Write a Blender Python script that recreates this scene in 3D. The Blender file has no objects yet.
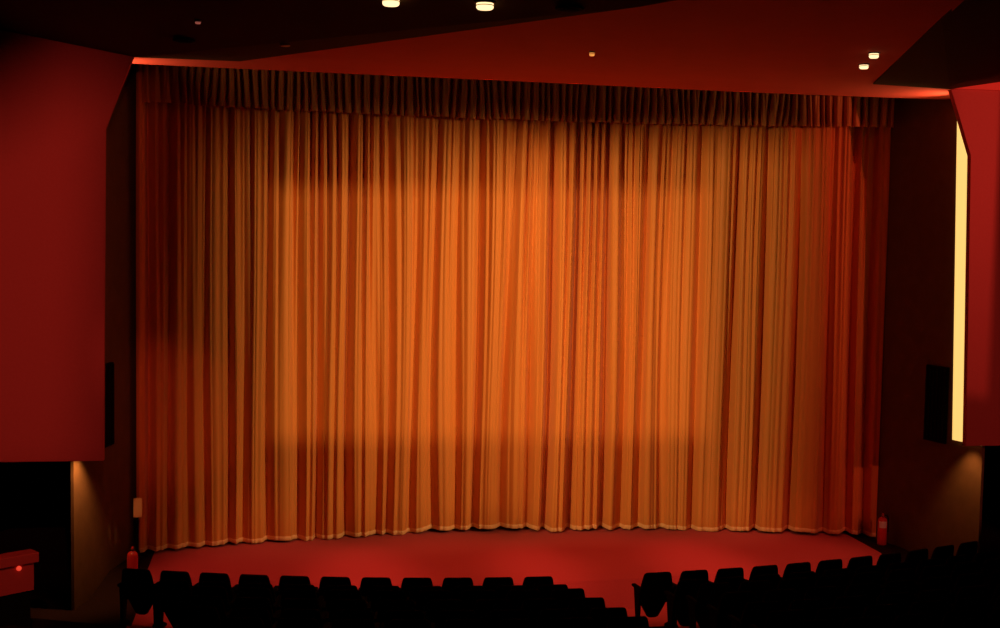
import bpy, bmesh, math, random
import numpy as np
from mathutils import Vector, Matrix

random.seed(7)
rng = np.random.RandomState(11)
S = bpy.context.scene
COL = S.collection
S.view_settings.view_transform = 'Standard'
S.view_settings.look = 'None'
S.view_settings.gamma = 1.0
S.view_settings.exposure = 0.0
S.view_settings.use_curve_mapping = False

# ------------------------------------------------------------------ world
w = bpy.data.worlds.new('World')
S.world = w
w.use_nodes = True
w.node_tree.nodes['Background'].inputs[0].default_value = (0, 0, 0, 1)
w.node_tree.nodes['Background'].inputs[1].default_value = 0.0


# ------------------------------------------------------------------ materials
def mat(name, col, rough=0.7, var=0.12, scale=6.0, bump=0.0, stretch=(1, 1, 1), metal=0.0,
        col2=None, sheen=0.0, spec=0.5):
    m = bpy.data.materials.new(name)
    m.use_nodes = True
    nt = m.node_tree
    b = nt.nodes['Principled BSDF']
    b.inputs['Roughness'].default_value = rough
    b.inputs['Metallic'].default_value = metal
    b.inputs['Specular IOR Level'].default_value = spec
    if sheen:
        b.inputs['Sheen Weight'].default_value = sheen
    tc = nt.nodes.new('ShaderNodeTexCoord')
    mp = nt.nodes.new('ShaderNodeMapping')
    mp.inputs['Scale'].default_value = stretch
    nz = nt.nodes.new('ShaderNodeTexNoise')
    nz.inputs['Scale'].default_value = scale
    nz.inputs['Detail'].default_value = 4
    nt.links.new(tc.outputs['Object'], mp.inputs[0])
    nt.links.new(mp.outputs[0], nz.inputs['Vector'])
    mx = nt.nodes.new('ShaderNodeMix')
    mx.data_type = 'RGBA'
    a = tuple(c * (1 - var) for c in col) + (1,)
    c2 = tuple(min(1, c * (1 + var)) for c in (col2 or col)) + (1,)
    mx.inputs[6].default_value = a
    mx.inputs[7].default_value = c2
    nt.links.new(nz.outputs[0], mx.inputs[0])
    nt.links.new(mx.outputs[2], b.inputs['Base Color'])
    if bump:
        bp = nt.nodes.new('ShaderNodeBump')
        bp.inputs['Strength'].default_value = bump
        bp.inputs['Distance'].default_value = 0.02
        nt.links.new(nz.outputs[0], bp.inputs['Height'])
        nt.links.new(bp.outputs[0], b.inputs['Normal'])
    return m


def emat(name, col, strength):
    m = bpy.data.materials.new(name)
    m.use_nodes = True
    b = m.node_tree.nodes['Principled BSDF']
    b.inputs['Base Color'].default_value = (0.6, 0.5, 0.4, 1)
    b.inputs['Emission Color'].default_value = col + (1,)
    b.inputs['Emission Strength'].default_value = strength
    return m


M_CURT = mat('gold_velour', (0.74, 0.25, 0.042), 0.62, 0.10, 1.0, 0.0, (26, 26, 0.5), sheen=0.15, spec=0.3)
M_HEM = mat('gold_hem', (0.95, 0.50, 0.19), 0.6, 0.08, 20, sheen=0.1)
M_VAL = mat('gold_valance', (0.62, 0.24, 0.065), 0.65, 0.12, 1.0, 0.0, (30, 30, 0.8), spec=0.3)
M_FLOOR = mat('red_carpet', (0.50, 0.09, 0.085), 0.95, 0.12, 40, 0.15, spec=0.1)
M_PANEL = mat('red_wall_fabric', (0.45, 0.085, 0.075), 0.9, 0.07, 30, 0.05, spec=0.1)
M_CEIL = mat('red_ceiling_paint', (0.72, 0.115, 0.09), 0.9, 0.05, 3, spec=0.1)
M_CEILD = mat('dark_brown_ceiling', (0.075, 0.036, 0.016), 0.9, 0.1, 3, spec=0.05)  # side facets, darker brown than the red middle
M_FLANK = mat('brown_wall_render', (0.13, 0.075, 0.035), 0.9, 0.22, 5, 0.25, spec=0.1)
M_BLACK = mat('black_paint', (0.006, 0.005, 0.005), 0.9, 0.1, 8, spec=0.05)
M_SEAT = mat('black_seat_cloth', (0.012, 0.008, 0.006), 0.95, 0.3, 30, 0.1, spec=0.05)
M_SEATF = mat('dark_seat_metal', (0.003, 0.002, 0.002), 0.8, 0.2, 12, spec=0.03)
M_ARM = mat('dark_arm_wood', (0.003, 0.002, 0.0015), 0.8, 0.3, 14, spec=0.03)
M_EXT = mat('red_enamel', (0.62, 0.03, 0.025), 0.35, 0.06, 8)
M_METAL = mat('grey_metal', (0.18, 0.16, 0.14), 0.4, 0.1, 8, metal=0.8)
M_LABEL = mat('pale_label', (0.75, 0.66, 0.55), 0.6, 0.1, 60)
M_SIGN = mat('pale_orange_plate', (0.9, 0.46, 0.18), 0.6, 0.08, 20)
M_PARA = mat('red_parapet_paint', (0.62, 0.06, 0.05), 0.7, 0.08, 6)
M_TRIM = mat('lamp_trim', (0.05, 0.035, 0.03), 0.5, 0.1, 10)
M_TRIMP = mat('pale_lamp_trim', (0.55, 0.33, 0.30), 0.5, 0.1, 10)
M_GLOW = emat('warm_lit_lens', (1.0, 0.70, 0.34), 1.7)
M_GLOWS = emat('small_orange_lens', (1.0, 0.36, 0.07), 0.9)
M_GLOWD = emat('dim_pink_lens', (1.0, 0.25, 0.18), 0.22)
M_STRIP = emat('warm_strip_diffuser', (1.0, 0.62, 0.17), 1.08)
M_RED = emat('red_signal_lens', (1.0, 0.06, 0.03), 0.7)


# ------------------------------------------------------------------ mesh helpers
def obj(name, bm, m, parent=None, smooth=False, loc=None):
    bmesh.ops.recalc_face_normals(bm, faces=bm.faces)
    me = bpy.data.meshes.new(name)
    bm.to_mesh(me)
    bm.free()
    if smooth:
        for p in me.polygons:
            p.use_smooth = True
    me.materials.append(m)
    o = bpy.data.objects.new(name, me)
    COL.objects.link(o)
    if parent:
        o.parent = parent
    if loc:
        o.location = loc
    return o


def tag(o, label=None, cat=None, group=None, kind=None):
    if label:
        o['label'] = label
    if cat:
        o['category'] = cat
    if group:
        o['group'] = group
    if kind:
        o['kind'] = kind
    return o


def empty(name, loc=(0, 0, 0), rz=0.0):
    o = bpy.data.objects.new(name, None)
    o.empty_display_size = 0.1
    o.location = loc
    o.rotation_euler = (0, 0, rz)
    COL.objects.link(o)
    return o


def box(bm, x0, x1, y0, y1, z0, z1, bev=0.0):
    r = bmesh.ops.create_cube(bm, size=1.0)
    vs = r['verts']
    for v in vs:
        v.co = Vector(((x0 + x1) / 2 + v.co.x * (x1 - x0), (y0 + y1) / 2 + v.co.y * (y1 - y0),
                       (z0 + z1) / 2 + v.co.z * (z1 - z0)))
    if bev:
        es = list({e for v in vs for e in v.link_edges})
        bmesh.ops.bevel(bm, geom=es, offset=bev, segments=2, affect='EDGES', profile=0.5)
    return bm


def prism(bm, pts, dvec):
    """closed polygon (list of 3D points) swept along dvec"""
    d = Vector(dvec)
    a = [bm.verts.new(Vector(p)) for p in pts]
    b = [bm.verts.new(Vector(p) + d) for p in pts]
    n = len(pts)
    bm.faces.new(a)
    bm.faces.new(list(reversed(b)))
    for i in range(n):
        bm.faces.new((a[i], b[i], b[(i + 1) % n], a[(i + 1) % n]))
    return bm


def lathe(bm, prof, cx=0, cy=0, n=24):
    rings = []
    for r, z in prof:
        rings.append([bm.verts.new((cx + r * math.cos(2 * math.pi * i / n), cy + r * math.sin(2 * math.pi * i / n), z))
                      for i in range(n)])
    for a, b in zip(rings, rings[1:]):
        for i in range(n):
            bm.faces.new((a[i], a[(i + 1) % n], b[(i + 1) % n], b[i]))
    bm.faces.new(list(reversed(rings[0])))
    bm.faces.new(rings[-1])
    return bm


def loft(bm, rows, n=20, p=0.45):
    """rows: (z, width, depth, yc) superellipse sections"""
    rings = []
    for z, wd, dp, yc in rows:
        ring = []
        for i in range(n):
            t = 2 * math.pi * i / n
            c, s = math.cos(t), math.sin(t)
            x = math.copysign(abs(c) ** p, c) * wd / 2
            y = math.copysign(abs(s) ** p, s) * dp / 2
            ring.append(bm.verts.new((x, yc + y + 0.25 * x * x, z)))
        rings.append(ring)
    for a, b in zip(rings, rings[1:]):
        for i in range(n):
            bm.faces.new((a[i], a[(i + 1) % n], b[(i + 1) % n], b[i]))
    bm.faces.new(list(reversed(rings[0])))
    bm.faces.new(rings[-1])
    return bm


def tube(bm, pts, r, n=8):
    pts = [Vector(p) for p in pts]
    rings = []
    for i, p in enumerate(pts):
        t = (pts[min(i + 1, len(pts) - 1)] - pts[max(i - 1, 0)]).normalized()
        up = Vector((0, 0, 1)) if abs(t.z) < 0.9 else Vector((1, 0, 0))
        a = t.cross(up).normalized()
        b = t.cross(a)
        rings.append([bm.verts.new(p + a * r * math.cos(2 * math.pi * k / n) + b * r * math.sin(2 * math.pi * k / n))
                      for k in range(n)])
    for a, b in zip(rings, rings[1:]):
        for i in range(n):
            bm.faces.new((a[i], a[(i + 1) % n], b[(i + 1) % n], b[i]))
    bm.faces.new(list(reversed(rings[0])))
    bm.faces.new(rings[-1])
    return bm


def struct(name, bm, m, label=None, cat=None):
    o = obj(name, bm, m)
    tag(o, label, cat, None, 'structure')
    return o


# ------------------------------------------------------------------ camera
FPX = 1250.0
cx, cz, yaw, pitch, roll = -3.9369, 5.2687, 0.1734, -0.068, 0.0183
F = Vector((math.sin(yaw) * math.cos(pitch), math.cos(yaw) * math.cos(pitch), math.sin(pitch)))
R0 = Vector((math.cos(yaw), -math.sin(yaw), 0))
U0 = R0.cross(F)
Rr = R0 * math.cos(roll) + U0 * math.sin(roll)
Ur = U0 * math.cos(roll) - R0 * math.sin(roll)
cam = bpy.data.cameras.new('camera')
cam.sensor_fit = 'HORIZONTAL'
cam.sensor_width = 36.0
cam.lens = 36.0 * FPX / 1000.0
cam.clip_end = 200
co = bpy.data.objects.new('camera', cam)
COL.objects.link(co)
mw = Matrix((Rr, Ur, -F)).transposed().to_4x4()
mw.translation = Vector((cx, 0, cz))
co.matrix_world = mw
S.camera = co

# ------------------------------------------------------------------ shared plan geometry
YK, RK = 1.7652, 19.4186          # curtain arc
A0, A1 = -0.3208, 0.3317
ZC = 7.48                          # ceiling underside
ZT = 7.82                          # soffit over the curtain
RCE = 18.0                         # ceiling front edge arc


def flank_x(y):
    return 6.25 + 0.25 * (20.2 - y)


# ------------------------------------------------------------------ room shell
YROW, RROW = 34.3925, 18.2226
ROWS = [  # radius, back-top height, left block end angle, right block start angle, seats left, seats right
    (18.223, 0.634, -0.0286, 0.0627, 11, 11),
    (19.143, 0.79, -0.0277, 0.0692, 10, 11),
    (20.063, 1.006, -0.0272, 0.0648, 9, 9),
    (20.983, 1.170, -0.0258, 0.0593, 9, 8),
    (21.903, 1.338, -0.0249, 0.0530, 9, 7),
    (22.823, 1.533, -0.0260, 0.0456, 8, 6),
    (23.743, 1.731, -0.0276, 0.0369, 8, 5),
]
SEAT_H = 0.84
# stalls floor: one surface, flat at the curtain, stepping up row by row towards the back
bm = bmesh.new()
radii = [YROW - 23.2, YROW - 18.0]            # two rings in front of the curtain (z = 0)
prof = [(11.0, 0.0), (16.4, 0.0), (17.2, ROWS[0][1] - SEAT_H)]
for k, (r, zt, *_r) in enumerate(ROWS):
    fz = zt - SEAT_H
    prof.append((r - 0.56, prof[-1][1]))
    prof.append((r - 0.555, fz))
prof.append((ROWS[-1][0] + 0.5, ROWS[-1][1] - SEAT_H))
prof.append((38.0, 3.2))
M_FLOORD = mat('shaded_side_carpet', (0.02, 0.009, 0.006), 0.95, 0.2, 30, spec=0.05)  # shade at the sides of the floor, put into the carpet colour
angs = np.linspace(-0.75, 0.75, 61)
grid = []
for r, z in prof:
    row = []
    for a in angs:
        x = max(-9.3, min(9.3, r * math.sin(a)))
        y = YROW - math.sqrt(max(r * r - x * x, 1.0))
        row.append(bm.verts.new((x, y, z)))
    grid.append(row)
for a, b in zip(grid, grid[1:]):
    for i in range(len(angs) - 1):
        if (a[i].co - a[i + 1].co).length > 1e-5 and (b[i].co - b[i + 1].co).length > 1e-5:
            try:
                bm.faces.new((a[i], a[i + 1], b[i + 1], b[i]))
            except ValueError:
                pass
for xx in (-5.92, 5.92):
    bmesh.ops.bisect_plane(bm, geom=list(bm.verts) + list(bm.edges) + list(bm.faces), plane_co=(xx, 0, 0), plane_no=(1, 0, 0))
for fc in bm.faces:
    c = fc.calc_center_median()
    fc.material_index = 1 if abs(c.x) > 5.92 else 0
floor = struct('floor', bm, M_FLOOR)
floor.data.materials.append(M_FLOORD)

# outer walls and roof (dark)
bm = bmesh.new(); box(bm, -9.6, -9.3, -5, 24, -0.6, 10.2)
struct('wall_left', bm, M_BLACK)
bm = bmesh.new(); box(bm, 9.3, 9.6, -5, 24, -0.6, 10.2)
struct('wall_right', bm, M_BLACK)
bm = bmesh.new(); box(bm, -9.6, 9.6, 23.7, 24, -0.6, 10.2)
struct('wall_back', bm, M_BLACK)
bm = bmesh.new(); box(bm, -9.6, 9.6, -5.3, -5, -0.6, 10.2)
struct('wall_rear', bm, M_BLACK)
bm = bmesh.new(); box(bm, -9.6, 9.6, -5.3, 24, 10.2, 10.4)
struct('ceiling_roof', bm, M_BLACK)


def arc_pts(R, z, x0, x1, n):
    return [(x, YK + math.sqrt(R * R - x * x), z) for x in np.linspace(x0, x1, n)]


# red ceiling slab: curved front edge near the curtain, triangle running towards the audience
bm = bmesh.new()
ek = np.array([(-7.4, 18.22), (-5.98, 18.32), (-3.7, 18.46), (-0.4, 18.62), (3.3, 18.88), (6.0, 18.86), (7.6, 18.75)])
edge = [(x, float(np.interp(x, ek[:, 0], ek[:, 1])), ZC) for x in np.linspace(-7.4, 7.6, 31)]
outline = edge + [(7.6, 17.35, ZC), (5.85, 17.40, ZC), (4.50, 17.14, ZC), (1.65, 9.0, ZC), (-4.51, 17.44, ZC),
                  (-5.90, 17.5, ZC), (-7.4, 17.5, ZC)]
f = bm.faces.new([bm.verts.new(p) for p in outline])
bmesh.ops.triangulate(bm, faces=[f])
ex = bmesh.ops.extrude_face_region(bm, geom=list(bm.faces))
for v in ex['geom']:
    if isinstance(v, bmesh.types.BMVert):
        v.co.z = ZT
struct('ceiling', bm, M_CEIL)

# soffit above curtain and valance
bm = bmesh.new()
box(bm, -7.9, 7.9, 18.3, 23.7, ZT, ZT + 0.12)
struct('ceiling_soffit', bm, M_BLACK)


# dark side facets of the folded ceiling
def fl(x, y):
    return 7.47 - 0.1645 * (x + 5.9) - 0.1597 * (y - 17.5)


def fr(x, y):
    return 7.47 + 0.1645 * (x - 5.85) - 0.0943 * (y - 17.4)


def slab(bm, polys, t=0.12):
    for poly in polys:
        prism(bm, poly, (0, 0, t))


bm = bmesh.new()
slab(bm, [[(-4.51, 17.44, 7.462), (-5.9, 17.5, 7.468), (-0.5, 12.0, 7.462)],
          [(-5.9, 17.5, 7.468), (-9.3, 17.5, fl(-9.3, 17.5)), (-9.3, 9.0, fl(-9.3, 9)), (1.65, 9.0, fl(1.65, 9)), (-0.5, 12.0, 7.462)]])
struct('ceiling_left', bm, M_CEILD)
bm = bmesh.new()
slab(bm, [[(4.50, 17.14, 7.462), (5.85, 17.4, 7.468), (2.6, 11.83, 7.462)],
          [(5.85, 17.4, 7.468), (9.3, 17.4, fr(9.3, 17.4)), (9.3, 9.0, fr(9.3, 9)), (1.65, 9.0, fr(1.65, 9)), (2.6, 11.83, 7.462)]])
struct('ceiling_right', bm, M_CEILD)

# side flank walls between curtain and passages, and the bulkhead behind the panels
for sgn, nm in ((-1, 'left'), (1, 'right')):
    bm = bmesh.new()
    y0, y1 = (18.05 if sgn < 0 else 17.75), 21.1
    pts = [(sgn * flank_x(y1), y1, -0.3), (sgn * flank_x(y0), y0, -0.3), (sgn * (flank_x(y0) + 0.04), y0, -0.3),
           (sgn * (flank_x(y1) + 0.30), y1, -0.3)]
    prism(bm, pts, (0, 0, ZT + 0.3 if nm == 'left' else ZT + 0.3))
    struct('wall_%s_flank' % nm, bm, M_FLANK)
    bm = bmesh.new()
    box(bm, *(sorted((sgn * 6.35, sgn * 6.65))), 20.55, 23.7, -0.2, ZT)
    struct('wall_%s_wing' % nm, bm, M_BLACK)

# big red wall panels with their canted inner top corner
for sgn, nm in ((-1, 'left'), (1, 'right')):
    bm = bmesh.new()
    zb = 2.03 if sgn < 0 else 2.08
    pts = [((6.39 if sgn > 0 else -6.30), 17.44, zb), (sgn * 6.275, 17.44, 6.50), (sgn * 5.90, 17.44, ZC - 0.012), (sgn * 9.3, 17.44, 8.03), (sgn * 9.3, 17.44, zb)]
    prism(bm, pts, (0, 0.10, 0))
    bmesh.ops.bevel(bm, geom=[e for e in bm.edges], offset=0.008, segments=1, affect='EDGES')
    o = obj('wall_panel', bm, M_PANEL)
    tag(o, 'large dull red wall panel with canted top corner, ' +
        ('hanging left of the curtain beside the ceiling downlights' if sgn < 0 else 'hanging right of the curtain in front of the bright light strip'),
        'wall panel', 'red wall panels flanking the curtain')


# ------------------------------------------------------------------ curtain
def wob(x, seed, lo, hi, n=9):
    r = np.random.RandomState(seed)
    k = r.uniform(lo, hi, n)
    p = r.uniform(0, 6.283, n)
    return sum(np.sin(x * kk + pp) for kk, pp in zip(k, p)) / math.sqrt(n)


def phase_table(seed, lo, hi, s0=-9, s1=9):
    r = np.random.RandomState(seed)
    xs = [s0]
    while xs[-1] < s1:
        xs.append(xs[-1] + r.uniform(lo, hi))
    xs = np.array(xs)
    amp = r.uniform(0.45, 1.15, len(xs))
    return xs, amp


def fold(s, table, p=0.6):
    xs, amp = table
    i = np.clip(np.searchsorted(xs, s) - 1, 0, len(xs) - 2)
    t = (s - xs[i]) / (xs[i + 1] - xs[i])
    return np.sin(np.pi * np.clip(t, 0, 1)) ** p * (amp[i] * 0.75 + 0.25)


T_BIG = phase_table(3, 0.24, 0.62)
T_MID = phase_table(5, 0.12, 0.27)
T_FINE = phase_table(8, 0.055, 0.12)
T_VAL = phase_table(21, 0.085, 0.175)
T_VALF = phase_table(22, 0.05, 0.09)


def plateau(s, table, wd):
    """flat-fronted folds with narrow deep returns; 0 in the valleys, about 1 on the fronts"""
    xs, amp = table
    i = np.clip(np.searchsorted(xs, s) - 1, 0, len(xs) - 2)
    L = xs[i + 1] - xs[i]
    t = np.clip((s - xs[i]) / L, 0, 1)
    wv = wd * (0.6 + 0.55 * amp[i])
    e = np.clip(np.minimum(t * L * 1.25, (1 - t) * L * 0.85) / wv, 0, 1)
    e = e * e * (3 - 2 * e)
    return e * (0.45 + 0.5 * amp[i]) + 0.16 * np.sin(np.pi * t)


def curtain_disp(s, z):
    h = z / 7.5
    drift = 0.045 * wob(s * 1.1 + 0.22 * z, 31, 0.5, 1.7) + 0.018 * wob(s * 2.6 - 0.35 * z, 32, 0.6, 2.0)
    s1 = s + drift * (0.3 + 0.9 * (1 - h))
    s2 = s + 0.6 * drift + 0.010 * wob(s * 2 + 0.5 * z, 33, 0.5, 2)
    big = plateau(s1, T_BIG, 0.13)
    mid = plateau(s2, T_MID, 0.065)
    fine = fold(s2 + 0.006 * wob(s * 6 + 0.4 * z, 34, 0.5, 2), T_FINE, 1.0)
    amod = np.clip(0.85 + 0.45 * wob(s, 35, 0.6, 2.2), 0.3, 1.6)
    bmod = np.clip(1.0 + 0.06 * s + 0.28 * wob(s, 36, 0.5, 1.9), 0.5, 1.6)
    tt = np.clip((z - 2.6) / 4.2, 0, 1)
    d = big * bmod * (0.20 - 0.085 * tt) + mid * amod * (0.050 + 0.075 * tt) + fine * (0.014 + 0.020 * tt)
    return d


def sheet(name, s_arr, zmat, rad, m, parent, thick=0.0, smooth=True):
    """grid mesh on the arc: s_arr (n,), zmat (k,n), rad (k,n)"""
    k, n = zmat.shape
    a = s_arr / RK
    X = rad * np.sin(a)[None, :]
    Y = YK + rad * np.cos(a)[None, :]
    V = np.stack([X, Y, zmat], -1).reshape(-1, 3)
    idx = np.arange(k * n).reshape(k, n)
    Q = np.stack([idx[:-1, :-1], idx[:-1, 1:], idx[1:, 1:], idx[1:, :-1]], -1).reshape(-1, 4)
    me = bpy.data.meshes.new(name)
    me.from_pydata(V.tolist(), [], Q.tolist())
    me.polygons.foreach_set('use_smooth', [smooth] * len(me.polygons))
    me.materials.append(m)
    o = bpy.data.objects.new(name, me)
    COL.objects.link(o)
    if parent:
        o.parent = parent
    if thick:
        md = o.modifiers.new('thickness', 'SOLIDIFY')
        md.thickness = thick
        md.offset = -1
    return o


N = 1900
s = np.linspace(A0 * RK - 0.06, A1 * RK, N)
zb = 0.035 + 0.018 * wob(s, 41, 0.8, 3.0) + 0.010 * wob(s, 42, 4, 9)
zb = np.clip(zb, 0.008, 0.11)
K = 64
tt = np.linspace(0, 1, K)[:, None]
Z = zb[None, :] * (1 - tt) + (ZT - 0.005) * tt
SS = np.repeat(s[None, :], K, 0)
rad = RK + 0.16 - curtain_disp(SS, Z)
ct = empty('stage_curtain', (0, 0, 0))
tag(ct, 'floor-length pleated orange gold stage curtain filling the front of the hall', 'curtain')
sheet('drape', s, Z, rad, M_CURT, ct)
Zh = zb[None, :] + np.array([0.0, 0.012, 0.035, 0.06, 0.072])[:, None]
SH = np.repeat(s[None, :], 5, 0)
radh = RK + 0.16 - curtain_disp(SH, Zh) - np.array([0.001, 0.010, 0.014, 0.010, 0.001])[:, None]
hm = sheet('hem', s, Zh, radh, M_HEM, ct)
hm['label'] = 'paler weighted bottom hem'

# valance
vt = empty('valance', (0, 0, 0))
tag(vt, 'short gathered orange brown valance across the top of the stage curtain', 'valance')
sv = np.linspace(A0 * RK - 0.06, A1 * RK - 0.0, 1700)
zv0 = 7.10 + 0.006 * wob(sv, 51, 2, 8)
KV = 22
tv = np.linspace(0, 1, KV)[:, None]
ZV = zv0[None, :] * (1 - tv) + (ZT - 0.005) * tv
SV = np.repeat(sv[None, :], KV, 0)
hv = (ZV - 7.1) / 0.72
drv = 0.02 * wob(SV * 3 + 2.0 * ZV, 52, 0.6, 2)
dv = plateau(SV + drv, T_VAL, 0.05) * (0.17 - 0.07 * np.clip(hv, 0, 1)) + fold(SV - drv, T_VALF, 1.0) * (0.008 + 0.022 * np.clip(hv, 0, 1))
radv = RK - 0.30 - dv
sheet('gathered_cloth', sv, ZV, radv, M_VAL, vt)
ZVh = zv0[None, :] + np.array([-0.004, 0.02, 0.055, 0.07])[:, None]
SVh = np.repeat(sv[None, :], 4, 0)
hvh = (ZVh - 7.1) / 0.72
dvh = plateau(SVh + 0.02 * wob(SVh * 3 + 2.0 * ZVh, 52, 0.6, 2), T_VAL, 0.05) * (0.17 - 0.07 * np.clip(hvh, 0, 1)) + fold(SVh - 0.02 * wob(SVh * 3 + 2.0 * ZVh, 52, 0.6, 2), T_VALF, 1.0) * (0.008 + 0.022 * np.clip(hvh, 0, 1))
radvh = RK - 0.30 - dvh - np.array([0.002, 0.008, 0.008, 0.001])[:, None]
sheet('hem', sv, ZVh, radvh, M_VAL, vt)


# ------------------------------------------------------------------ seats
def make_seat():
    t = empty('theatre_seat')
    bm = bmesh.new()
    loft(bm, [(0.400, 0.40, 0.045, 0.010), (0.412, 0.44, 0.065, 0.008), (0.50, 0.455, 0.075, -0.005), (0.62, 0.45, 0.075, -0.025),
              (0.72, 0.425, 0.070, -0.045), (0.79, 0.395, 0.064, -0.058), (0.818, 0.375, 0.056, -0.064), (0.834, 0.345, 0.042, -0.067),
              (0.840, 0.30, 0.020, -0.068)], 28, 0.4)
    obj('backrest', bm, M_SEAT, t, True)
    bm = bmesh.new()
    loft(bm, [(0.165, 0.10, 0.05, 0.12), (0.18, 0.16, 0.08, 0.12), (0.26, 0.25, 0.10, 0.115), (0.36, 0.36, 0.11, 0.11), (0.44, 0.41, 0.11, 0.105),
              (0.49, 0.41, 0.09, 0.10), (0.505, 0.37, 0.05, 0.10)], 24, 0.5)
    obj('seat_pan', bm, M_SEAT, t, True)
    for sx in (-1, 1):
        bm = bmesh.new()
        x0 = sx * 0.236 - 0.014
        prism(bm, [(x0, -0.10, 0.0), (x0, -0.10, 0.03), (x0, -0.005, 0.09), (x0, -0.04, 0.575), (x0, 0.20, 0.575), (x0, 0.16, 0.40),
                   (x0, 0.10, 0.09), (x0, 0.22, 0.03), (x0, 0.22, 0.0)], (0.028, 0, 0))
        obj('standard', bm, M_SEATF, t)
    for sx in (-1, 1):
        bm = bmesh.new()
        x0 = sx * 0.230 - 0.025
        prism(bm, [(x0, -0.10, 0.60), (x0, -0.09, 0.632), (x0, -0.02, 0.615), (x0, 0.26, 0.61), (x0, 0.29, 0.59), (x0, 0.28, 0.565),
                   (x0, -0.07, 0.575)], (0.052, 0, 0))
        bmesh.ops.bevel(bm, geom=list(bm.edges), offset=0.008, segments=2, affect='EDGES')
        obj('armrest', bm, M_ARM, t)
    return t


def dup(root, loc, rz):
    r = root.copy()
    COL.objects.link(r)
    r.location = loc
    r.rotation_euler = (0, 0, rz)
    for ch in list(root.children):
        c = ch.copy()
        COL.objects.link(c)
        c.parent = r
    return r


ORD = ['first', 'second', 'third', 'fourth', 'fifth', 'sixth', 'seventh', 'eighth', 'ninth', 'tenth', 'eleventh', 'twelfth',
       'thirteenth', 'fourteenth']
proto = make_seat()
used = False
for k, (r, zt, tL, tR, nL, nR) in enumerate(ROWS):
    fz = zt - SEAT_H
    for side, t0, n in (('left', tL, nL), ('right', tR, nR)):
        for i in range(n):
            t = t0 + (-i if side == 'left' else i) * (0.54 if k == 0 else 0.53) / r
            loc = (r * math.sin(t), YROW - r * math.cos(t), fz)
            rz = t
            if not used:
                o = proto
                o.location = loc
                o.rotation_euler = (0, 0, rz)
                used = True
            else:
                o = dup(proto, loc, rz)
            rowname = 'front row' if k == 0 else '%s row from the stage' % ORD[k]
            tag(o, 'black theatre seat, %s, %s of the aisle, %s from the aisle' % (rowname, side, ORD[i]), 'seat',
                'theatre seats %s of the aisle' % side)


# ------------------------------------------------------------------ fire extinguishers
def extinguisher(loc, rz, label, pale):
    t = empty('fire_extinguisher', loc, rz)
    t.scale = (1.12, 1.12, 1.12)
    tag(t, label, 'fire extinguisher', 'fire extinguishers beside the curtain')
    bm = bmesh.new()
    lathe(bm, [(0.060, 0.0), (0.068, 0.006), (0.070, 0.02), (0.070, 0.36), (0.066, 0.385), (0.052, 0.408), (0.030, 0.422), (0.022, 0.428)], n=28)
    obj('cylinder', bm, M_EXT, t, True)
    bm = bmesh.new()
    lathe(bm, [(0.020, 0.424), (0.020, 0.44), (0.026, 0.442), (0.026, 0.462), (0.014, 0.466), (0.014, 0.476)], n=16)
    obj('valve', bm, M_METAL, t, True)
    bm = bmesh.new()
    box(bm, -0.012, 0.012, -0.085, 0.02, 0.474, 0.482, 0.002)
    box(bm, -0.010, 0.010, -0.075, 0.01, 0.452, 0.459, 0.002)
    obj('handle', bm, M_EXT, t)
    bm = bmesh.new()
    tube(bm, [(0.02, 0, 0.452), (0.06, 0.0, 0.45), (0.083, 0, 0.42), (0.084, 0, 0.34), (0.083, 0, 0.20)], 0.009)
    obj('hose', bm, M_BLACK, t, True)
    bm = bmesh.new()
    n = 12
    z0, z1 = (0.27, 0.37) if pale else (0.20, 0.30)
    a = [-math.pi / 2 + (i / n - 0.5) * 1.7 for i in range(n + 1)]
    lo = [bm.verts.new((0.0712 * math.cos(q), 0.0712 * math.sin(q), z0)) for q in a]
    hi = [bm.verts.new((0.0712 * math.cos(q), 0.0712 * math.sin(q), z1)) for q in a]
    for i in range(n):
        bm.faces.new((lo[i], lo[i + 1], hi[i + 1], hi[i]))
    o = obj('label_band', bm, M_LABEL if pale else M_EXT, t, True)
    if pale:
        o['label'] = 'pale paper label'
    return t


extinguisher((6.20, 19.62, 0.0), -0.35, 'red fire extinguisher with a pale label standing at the right end of the curtain', True)
extinguisher((-6.06, 18.62, 0.0), 0.1, 'plain red fire extinguisher standing left of the curtain below an orange plate', False)

t = empty('sign_post', (-6.01, 18.80, 0.0))
tag(t, 'slim black post with a small orange plate left of the curtain', 'sign post')
bm = bmesh.new(); lathe(bm, [(0.10, 0), (0.10, 0.012), (0.03, 0.025), (0.02, 0.03)], n=20)
obj('base', bm, M_BLACK, t, True)
bm = bmesh.new(); box(bm, -0.017, 0.017, -0.012, 0.012, 0.02, 1.22, 0.003)
obj('post', bm, M_BLACK, t)
bm = bmesh.new(); box(bm, -0.055, 0.065, -0.022, -0.012, 0.935, 1.225, 0.004)
o = obj('plate', bm, M_SIGN, t); o['label'] = 'blank orange plate'


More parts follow.
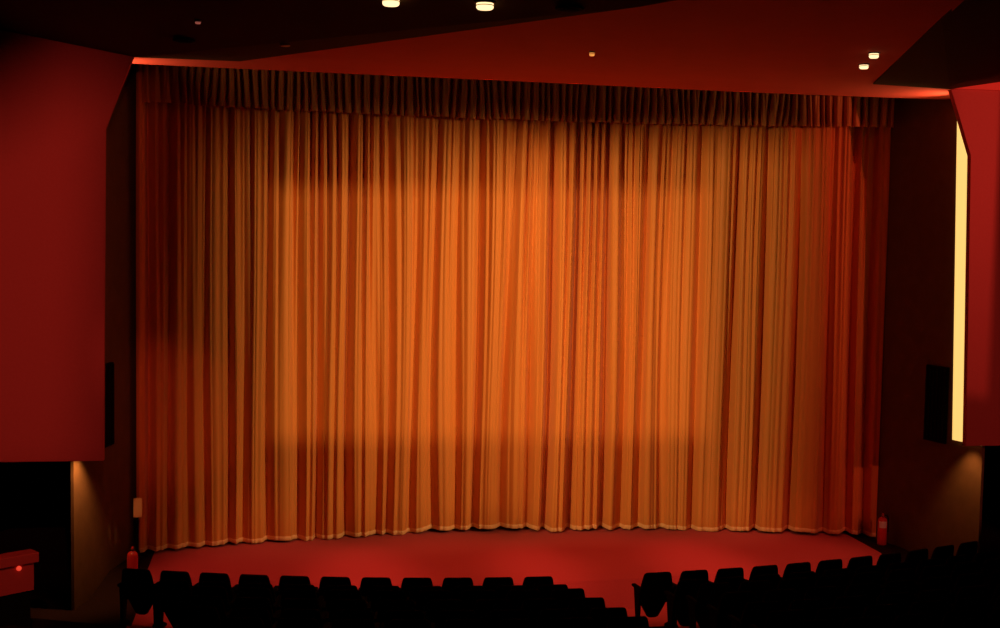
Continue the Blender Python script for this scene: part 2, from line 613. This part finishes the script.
# ------------------------------------------------------------------ slatted black loudspeakers on the flank walls
def slatted(sgn, label):
    yc = 18.70 if sgn > 0 else 19.12
    ang = math.atan2(-0.25 * sgn, 1.0)
    # local frame: x along wall (towards camera), y out of the wall, built in world coordinates
    d = Vector((sgn * 0.25, -1.0, 0)).normalized()
    nrm = Vector((-sgn * 1.0, -0.25, 0)).normalized()
    base = Vector((sgn * flank_x(yc), yc, 1.93))
    t = empty('loudspeaker', base)
    tag(t, label, 'loudspeaker', 'black column loudspeakers on the side walls')

    def bx(bm, u0, u1, v0, v1, z0, z1):
        pts = [d * u0 + nrm * v0, d * u1 + nrm * v0, d * u1 + nrm * v1, d * u0 + nrm * v1]
        prism(bm, [(p.x, p.y, z0) for p in pts], (0, 0, z1 - z0))
    bm = bmesh.new(); bx(bm, -0.27, 0.21, 0.002, 0.045, 0.0, 1.24)
    obj('cabinet', bm, M_BLACK, t)
    bm = bmesh.new()
    for i in range(6):
        u = -0.25 + i * 0.082
        bx(bm, u, u + 0.03, 0.045, 0.06, 0.02, 1.22)
    obj('grille', bm, M_BLACK, t)
    return t


slatted(1, 'tall black slatted loudspeaker on the brown wall left of the bright light strip')
slatted(-1, 'black slatted loudspeaker half hidden behind the inner edge of the left red panel')

# ------------------------------------------------------------------ luminous strip behind the right panel
for sgn in (1,):
    d = Vector((sgn * 0.25, -1.0, 0)).normalized()
    nrm = Vector((-sgn * 1.0, -0.25, 0)).normalized()
    yc = 18.44
    base = Vector((sgn * flank_x(yc), yc, 2.02))
    t = empty('light_strip', base)
    tag(t, 'tall glowing warm yellow light strip on the wall behind the right red panel', 'light')

    def bx(bm, u0, u1, v0, v1, z0, z1):
        pts = [d * u0 + nrm * v0, d * u1 + nrm * v0, d * u1 + nrm * v1, d * u0 + nrm * v1]
        prism(bm, [(p.x, p.y, z0) for p in pts], (0, 0, z1 - z0))
    def slant(bm, e, v0, v1):
        q = [(0.10 + e, e), (0.72 - e, e), (0.60 - e, 5.30 - e), (-0.10 + e, 5.30 - e)]
        P = [d * a + nrm * v0 for a, _ in q]
        prism(bm, [(p.x, p.y, h) for p, (_, h) in zip(P, q)], nrm * (v1 - v0))
    bm = bmesh.new(); slant(bm, 0.0, 0.002, 0.02)
    obj('back_tray', bm, M_TRIM, t)
    bm = bmesh.new(); slant(bm, 0.006, 0.02, 0.04)
    obj('diffuser', bm, M_STRIP, t)


# ------------------------------------------------------------------ ceiling lamps
def pix_on(u, v, zfun):
    a, b = u - 500, v - 314
    dr = F + Rr * (a / FPX) - Ur * (b / FPX)
    gap = lambda q: cz + dr.z * q - zfun(cx + dr.x * q, dr.y * q)      # linear in q
    g0, g1 = gap(0.0), gap(1.0)
    q = g0 / (g0 - g1)
    return Vector((cx, 0, cz)) + dr * q


def downlight(name, P, r, drop, lens, trim, label, cat, group=None, rim=True):
    t = empty(name, P)
    tag(t, label, cat, group)
    bm = bmesh.new()
    lathe(bm, [(r * 1.0, 0.004), (r * 1.18, 0.0), (r * 1.2, -0.012), (r * 1.0, -0.016)], n=28)
    obj('trim_ring', bm, trim, t, True)
    if lens:
        bm = bmesh.new()
        lathe(bm, [(r * 0.96, -0.016), (r * 0.96, -drop), (r * 0.80, -drop - 0.015)], n=28)
        obj('lens', bm, lens, t, True)
        bm = bmesh.new()
        lathe(bm, [(r * 0.99, -drop * 0.55), (r * 1.01, -drop * 0.55 - 0.004), (r * 0.99, -drop * 0.55 - 0.008)], n=28)
        obj('louvre_ring', bm, M_TRIMP, t, True)
    return t


flat = lambda x, y: 7.47
GL = 'lit downlights in the ceiling'
downlight('downlight', pix_on(391, -3, fl), 0.092, 0.075, M_GLOW, M_TRIM, 'left one of the two lit downlights in the dark ceiling above the curtain', 'downlight', GL)
downlight('downlight', pix_on(485, 2, fl), 0.092, 0.060, M_GLOW, M_TRIM, 'right one of the two lit downlights in the dark ceiling above the curtain', 'downlight', GL)
PR1 = pix_on(874, 52.5, lambda x, y: ZC); PR2 = pix_on(864, 64, lambda x, y: ZC)
downlight('downlight', PR1, 0.060, 0.052, M_GLOW, M_TRIM, 'upper and larger of two lit downlights in the red ceiling by the right panel', 'downlight', GL)
downlight('downlight', PR2, 0.060, 0.046, M_GLOW, M_TRIM, 'lower of two lit downlights in the red ceiling, nearer the curtain', 'downlight', GL)
downlight('pilot_lamp', pix_on(592, 51.5, lambda x, y: ZC), 0.034, 0.04, M_GLOWS, M_TRIM, 'tiny glowing orange lamp alone in the red ceiling above the curtain', 'lamp')
downlight('pilot_lamp', pix_on(198, 20, fl), 0.036, 0.03, M_GLOWD, M_TRIM, 'tiny dim pinkish lamp in the dark ceiling at upper left', 'lamp')
downlight('recessed_lamp', pix_on(285, 45, fl), 0.052, 0.03, None, M_TRIMP, 'unlit ring shaped lamp in the dark ceiling near its red edge', 'lamp')
for (u, v), lb in (((185, 40), 'dark round ceiling vent below the dim pinkish lamp'),
                   ((570, 8), 'dark round ceiling vent right of the two lit downlights')):
    t = empty('ceiling_vent', pix_on(u, v, fl))
    tag(t, lb, 'vent', 'dark round ceiling vents')
    bm = bmesh.new(); lathe(bm, [(0.12, 0.004), (0.15, 0.0), (0.15, -0.012), (0.12, -0.02)], n=28)
    obj('rim', bm, M_BLACK, t, True)
    bm = bmesh.new(); lathe(bm, [(0.10, -0.016), (0.09, -0.03), (0.03, -0.034)], n=24)
    obj('diffuser_cone', bm, M_BLACK, t, True)

# ------------------------------------------------------------------ low parapets by the side passages
def parapet(loc, rz, label, lit):
    t = empty('parapet', loc, rz)
    tag(t, label, 'low wall', 'low parapet walls at the side passages')
    bm = bmesh.new(); box(bm, -2.0, -0.05, 0.0, 0.14, 0.44, 0.80)
    obj('wall_body', bm, M_PARA if lit else M_FLANK, t)
    bm = bmesh.new(); box(bm, -2.0, -0.09, 0.02, 0.12, -0.35, 0.44)
    obj('plinth', bm, M_BLACK, t)
    bm = bmesh.new(); box(bm, -2.0, 0.0, -0.05, 0.19, 0.80, 0.93, 0.012)
    obj('coping', bm, M_PARA if lit else M_FLANK, t)
    if lit:
        bm = bmesh.new()
        r = bmesh.ops.create_uvsphere(bm, u_segments=16, v_segments=10, radius=0.032)
        for v in r['verts']:
            v.co += Vector((-0.25, -0.012, 0.755))
        o = obj('signal_lamp', bm, M_RED, t, True); o['label'] = 'small glowing red lamp'
    return t


parapet((-6.99, 16.5, 0.12), 0.62, 'low red parapet with a small glowing lamp, under the left red panel', True)

# ------------------------------------------------------------------ lights
def spot(name, loc, target, power, col, angle, blend, sx=1.0, square=False, rad=0.05, rollz=0.0):
    l = bpy.data.lights.new(name, 'SPOT')
    l.energy = power
    l.color = col
    l.spot_size = angle
    l.spot_blend = blend
    l.shadow_soft_size = rad
    l.use_square = square
    o = bpy.data.objects.new(name, l)
    d = Vector(target) - Vector(loc)
    q = d.to_track_quat('-Z', 'Y')
    o.rotation_euler = q.to_euler()
    if rollz:
        o.rotation_euler = (q @ Matrix.Rotation(rollz, 3, 'Z').to_quaternion()).to_euler()
    o.location = loc
    o.scale = (sx, 1, 1)
    COL.objects.link(o)
    return o


AMB = (1.0, 0.66, 0.30)
RED = (1.0, 0.18, 0.12)


def shuttered(name, loc, corners, power, col, dist=0.6, rad=0.0035, kind='stage_lantern', label=None, cat='stage light', top=10.2):
    """a lantern whose beam is cut to a quadrilateral by a real metal gate in front of the lamp"""
    L = Vector(loc)
    cs = [Vector(c) for c in corners]
    ctr = sum(cs, Vector()) / len(cs)
    ax = (ctr - L).normalized()
    hole = [L + (c - L) * (dist / (c - L).dot(ax)) for c in cs]
    hc = sum(hole, Vector()) / len(hole)
    outer = [hc + (h - hc).normalized() * 0.34 for h in hole]
    root = empty(kind, L)
    tag(root, label, cat)
    bm = bmesh.new()
    vi = [bm.verts.new(p - L) for p in hole]
    vo = [bm.verts.new(p - L) for p in outer]
    n = len(vi)
    for k in range(n):
        bm.faces.new((vi[k], vi[(k + 1) % n], vo[(k + 1) % n], vo[k]))
    ex = bmesh.ops.extrude_face_region(bm, geom=list(bm.faces))
    for v in ex['geom']:
        if isinstance(v, bmesh.types.BMVert):
            v.co -= ax * 0.004
    obj('gate', bm, M_BLACK, root)
    bm = bmesh.new()
    b0 = [bm.verts.new(p - L) for p in outer]
    b1 = [bm.verts.new(p - L - ax * (dist + 0.25)) for p in outer]
    for k in range(n):
        bm.faces.new((b0[k], b0[(k + 1) % n], b1[(k + 1) % n], b1[k]))
    bm.faces.new(b1)
    obj('housing', bm, M_BLACK, root)
    bm = bmesh.new()
    if kind == 'projector':
        tube(bm, [(0, -0.1, -0.34), (0, -0.1, -3.22)], 0.05)
        obj('pedestal', bm, M_BLACK, root)
    else:
        tube(bm, [(0, -0.1, 0.24), (0, -0.1, top - L.z)], 0.03)
        obj('hanging_pole', bm, M_BLACK, root)
    half = max((h - L).angle(ax) for h in hole)
    return spot(name, loc, ctr, power, col, 2 * half + 0.10, 0.0, rad=rad)


P_AMB, P_PROJ, P_PAN = 3100, 5600, 1800
ORA = (1.0, 0.42, 0.15)


def wallq(x0, x1, z0, z1, y0=20.6, y1=20.6):
    return [(x0, y0, z0), (x1, y1, z0), (x1, y1, z1), (x0, y0, z1)]


shuttered('amber_lantern', (7.0, 12.0, 6.9), [(-5.12, 20.4, -0.2), (0.1, 21.1, -0.2), (0.3, 21.1, 6.75), (-4.6, 20.6, 6.6)], P_AMB, AMB, 0.5, 0.030,
          label='black lantern hanging right of the stalls, its amber beam on the left of the curtain', top=8.2)
shuttered('amber_lantern', (-7.4, 10.6, 6.9), [(0.2, 21.1, -0.2), (4.82, 20.5, -0.2), (4.82, 20.5, 6.9), (0.0, 21.1, 6.7)], P_AMB * 1.2, AMB, 0.5, 0.018,
          label='black lantern hanging left of the stalls, its amber beam on the right of the curtain', top=8.9)
spot('orange_fill', (0.6, 9.0, 7.25), (0.3, 21.0, 3.6), 1300, ORA, 0.60, 1.0)  # added fill, brightens the middle of the curtain
shuttered('projector_lamp', (0.0, -2.5, 6.4), [(-4.10, 20.8, 1.72), (3.45, 21, 1.66), (3.45, 21, 6.02), (-4.10, 20.8, 5.88)],
          P_PROJ, (1.0, 0.55, 0.22), rad=0.006, kind='projector', cat='projector',
          label='black film projector on a pedestal at the back of the hall')
shuttered('red_lantern', (-4.6, 6.0, 6.9), [(-6.25, 17.44, 1.4), (-8.9, 17.44, 1.4), (-8.9, 17.44, 5.9), (-6.1, 17.44, 7.6)], P_PAN * 1.05, RED, 0.5, 0.036,  # added out of view to light the left red panel
          label='unseen black lantern added at the left, its red beam on the left wall panel', top=10.2)
spot('red_fill', (-5.2, 9.5, 7.0), (-5.7, 20.4, 2.2), 520, RED, 0.24, 1.0)  # small added fill for the red left end of the curtain
shuttered('red_lantern', (8.2, 8.0, 5.0), [(6.25, 17.44, 0.9), (8.7, 17.44, 0.9), (8.7, 17.44, 8.2), (5.9, 17.44, 8.2)], P_PAN * 0.36, RED, 0.5, 0.010,  # added out of view, lights the right panel but not the flank
          label='unseen black lantern added at the right, its red beam on the right wall panel', top=8.4)
shuttered('red_lantern', (6.75, 13.3, 6.9), [(4.6, 20.6, 0.0), (6.7, 20.3, 0.0), (6.7, 20.3, 8.2), (4.7, 20.6, 8.2)], 330, RED, 0.5, 0.010,
          label='black lantern hanging right of the stalls, its red beam on the curtain end', top=8.2)
for sx in (-4.0, -1.4, 1.4, 4.0):
    spot('floor_fill', (sx, 17.0, 7.38), (sx, 18.6, 0.0), 700, RED, 0.66, 0.7)  # bare unseen lamps added to brighten the red floor


def pspot(name, loc, target, power, col, ang, blend=0.6, rad=0.04):
    return spot(name, loc, target, power, col, ang, blend, 1, False, rad)


# lamps tucked behind the panels: one washes the ceiling lip, one washes the wall below
for sgn in (-1, 1):
    pspot('cove_lamp', (sgn * 6.35, 18.0, 7.0), (sgn * 5.2, 18.25, 7.75), 42, (1.0, 0.5, 0.2), 1.9, 0.8)
    pspot('wall_washer', (sgn * 6.50, 17.95 if sgn < 0 else 17.75, 2.20), (sgn * 6.80, 18.25 if sgn < 0 else 18.0, 1.0), 120 if sgn < 0 else 50, (1.0, 0.40, 0.12), 1.2, 0.9)
pspot('fill_spot', (-6.3, 11.0, 4.5), (-7.4, 16.5, 0.6), 260, (1.0, 0.26, 0.16), 0.20, 0.5)  # added spot that lifts the red parapet
pspot('fill_spot', (1.0, 11.5, 7.2), (6.2, 19.6, 0.27), 260, RED, 0.05, 1.0)  # narrow spot added to brighten the right extinguisher
pspot('fill_spot', (-1.0, 11.5, 7.2), (-6.0, 18.78, 1.08), 900, (1.0, 0.46, 0.20), 0.032, 1.0)  # pinpoint spot added to brighten the orange plate
# downlights throw a little real light
for P, e in ((PR1, 6), (PR2, 5)):
    pspot('downlight_lamp', (P.x, P.y, P.z - 0.12), (P.x, P.y, 0), e, (1.0, 0.7, 0.35), 1.2)
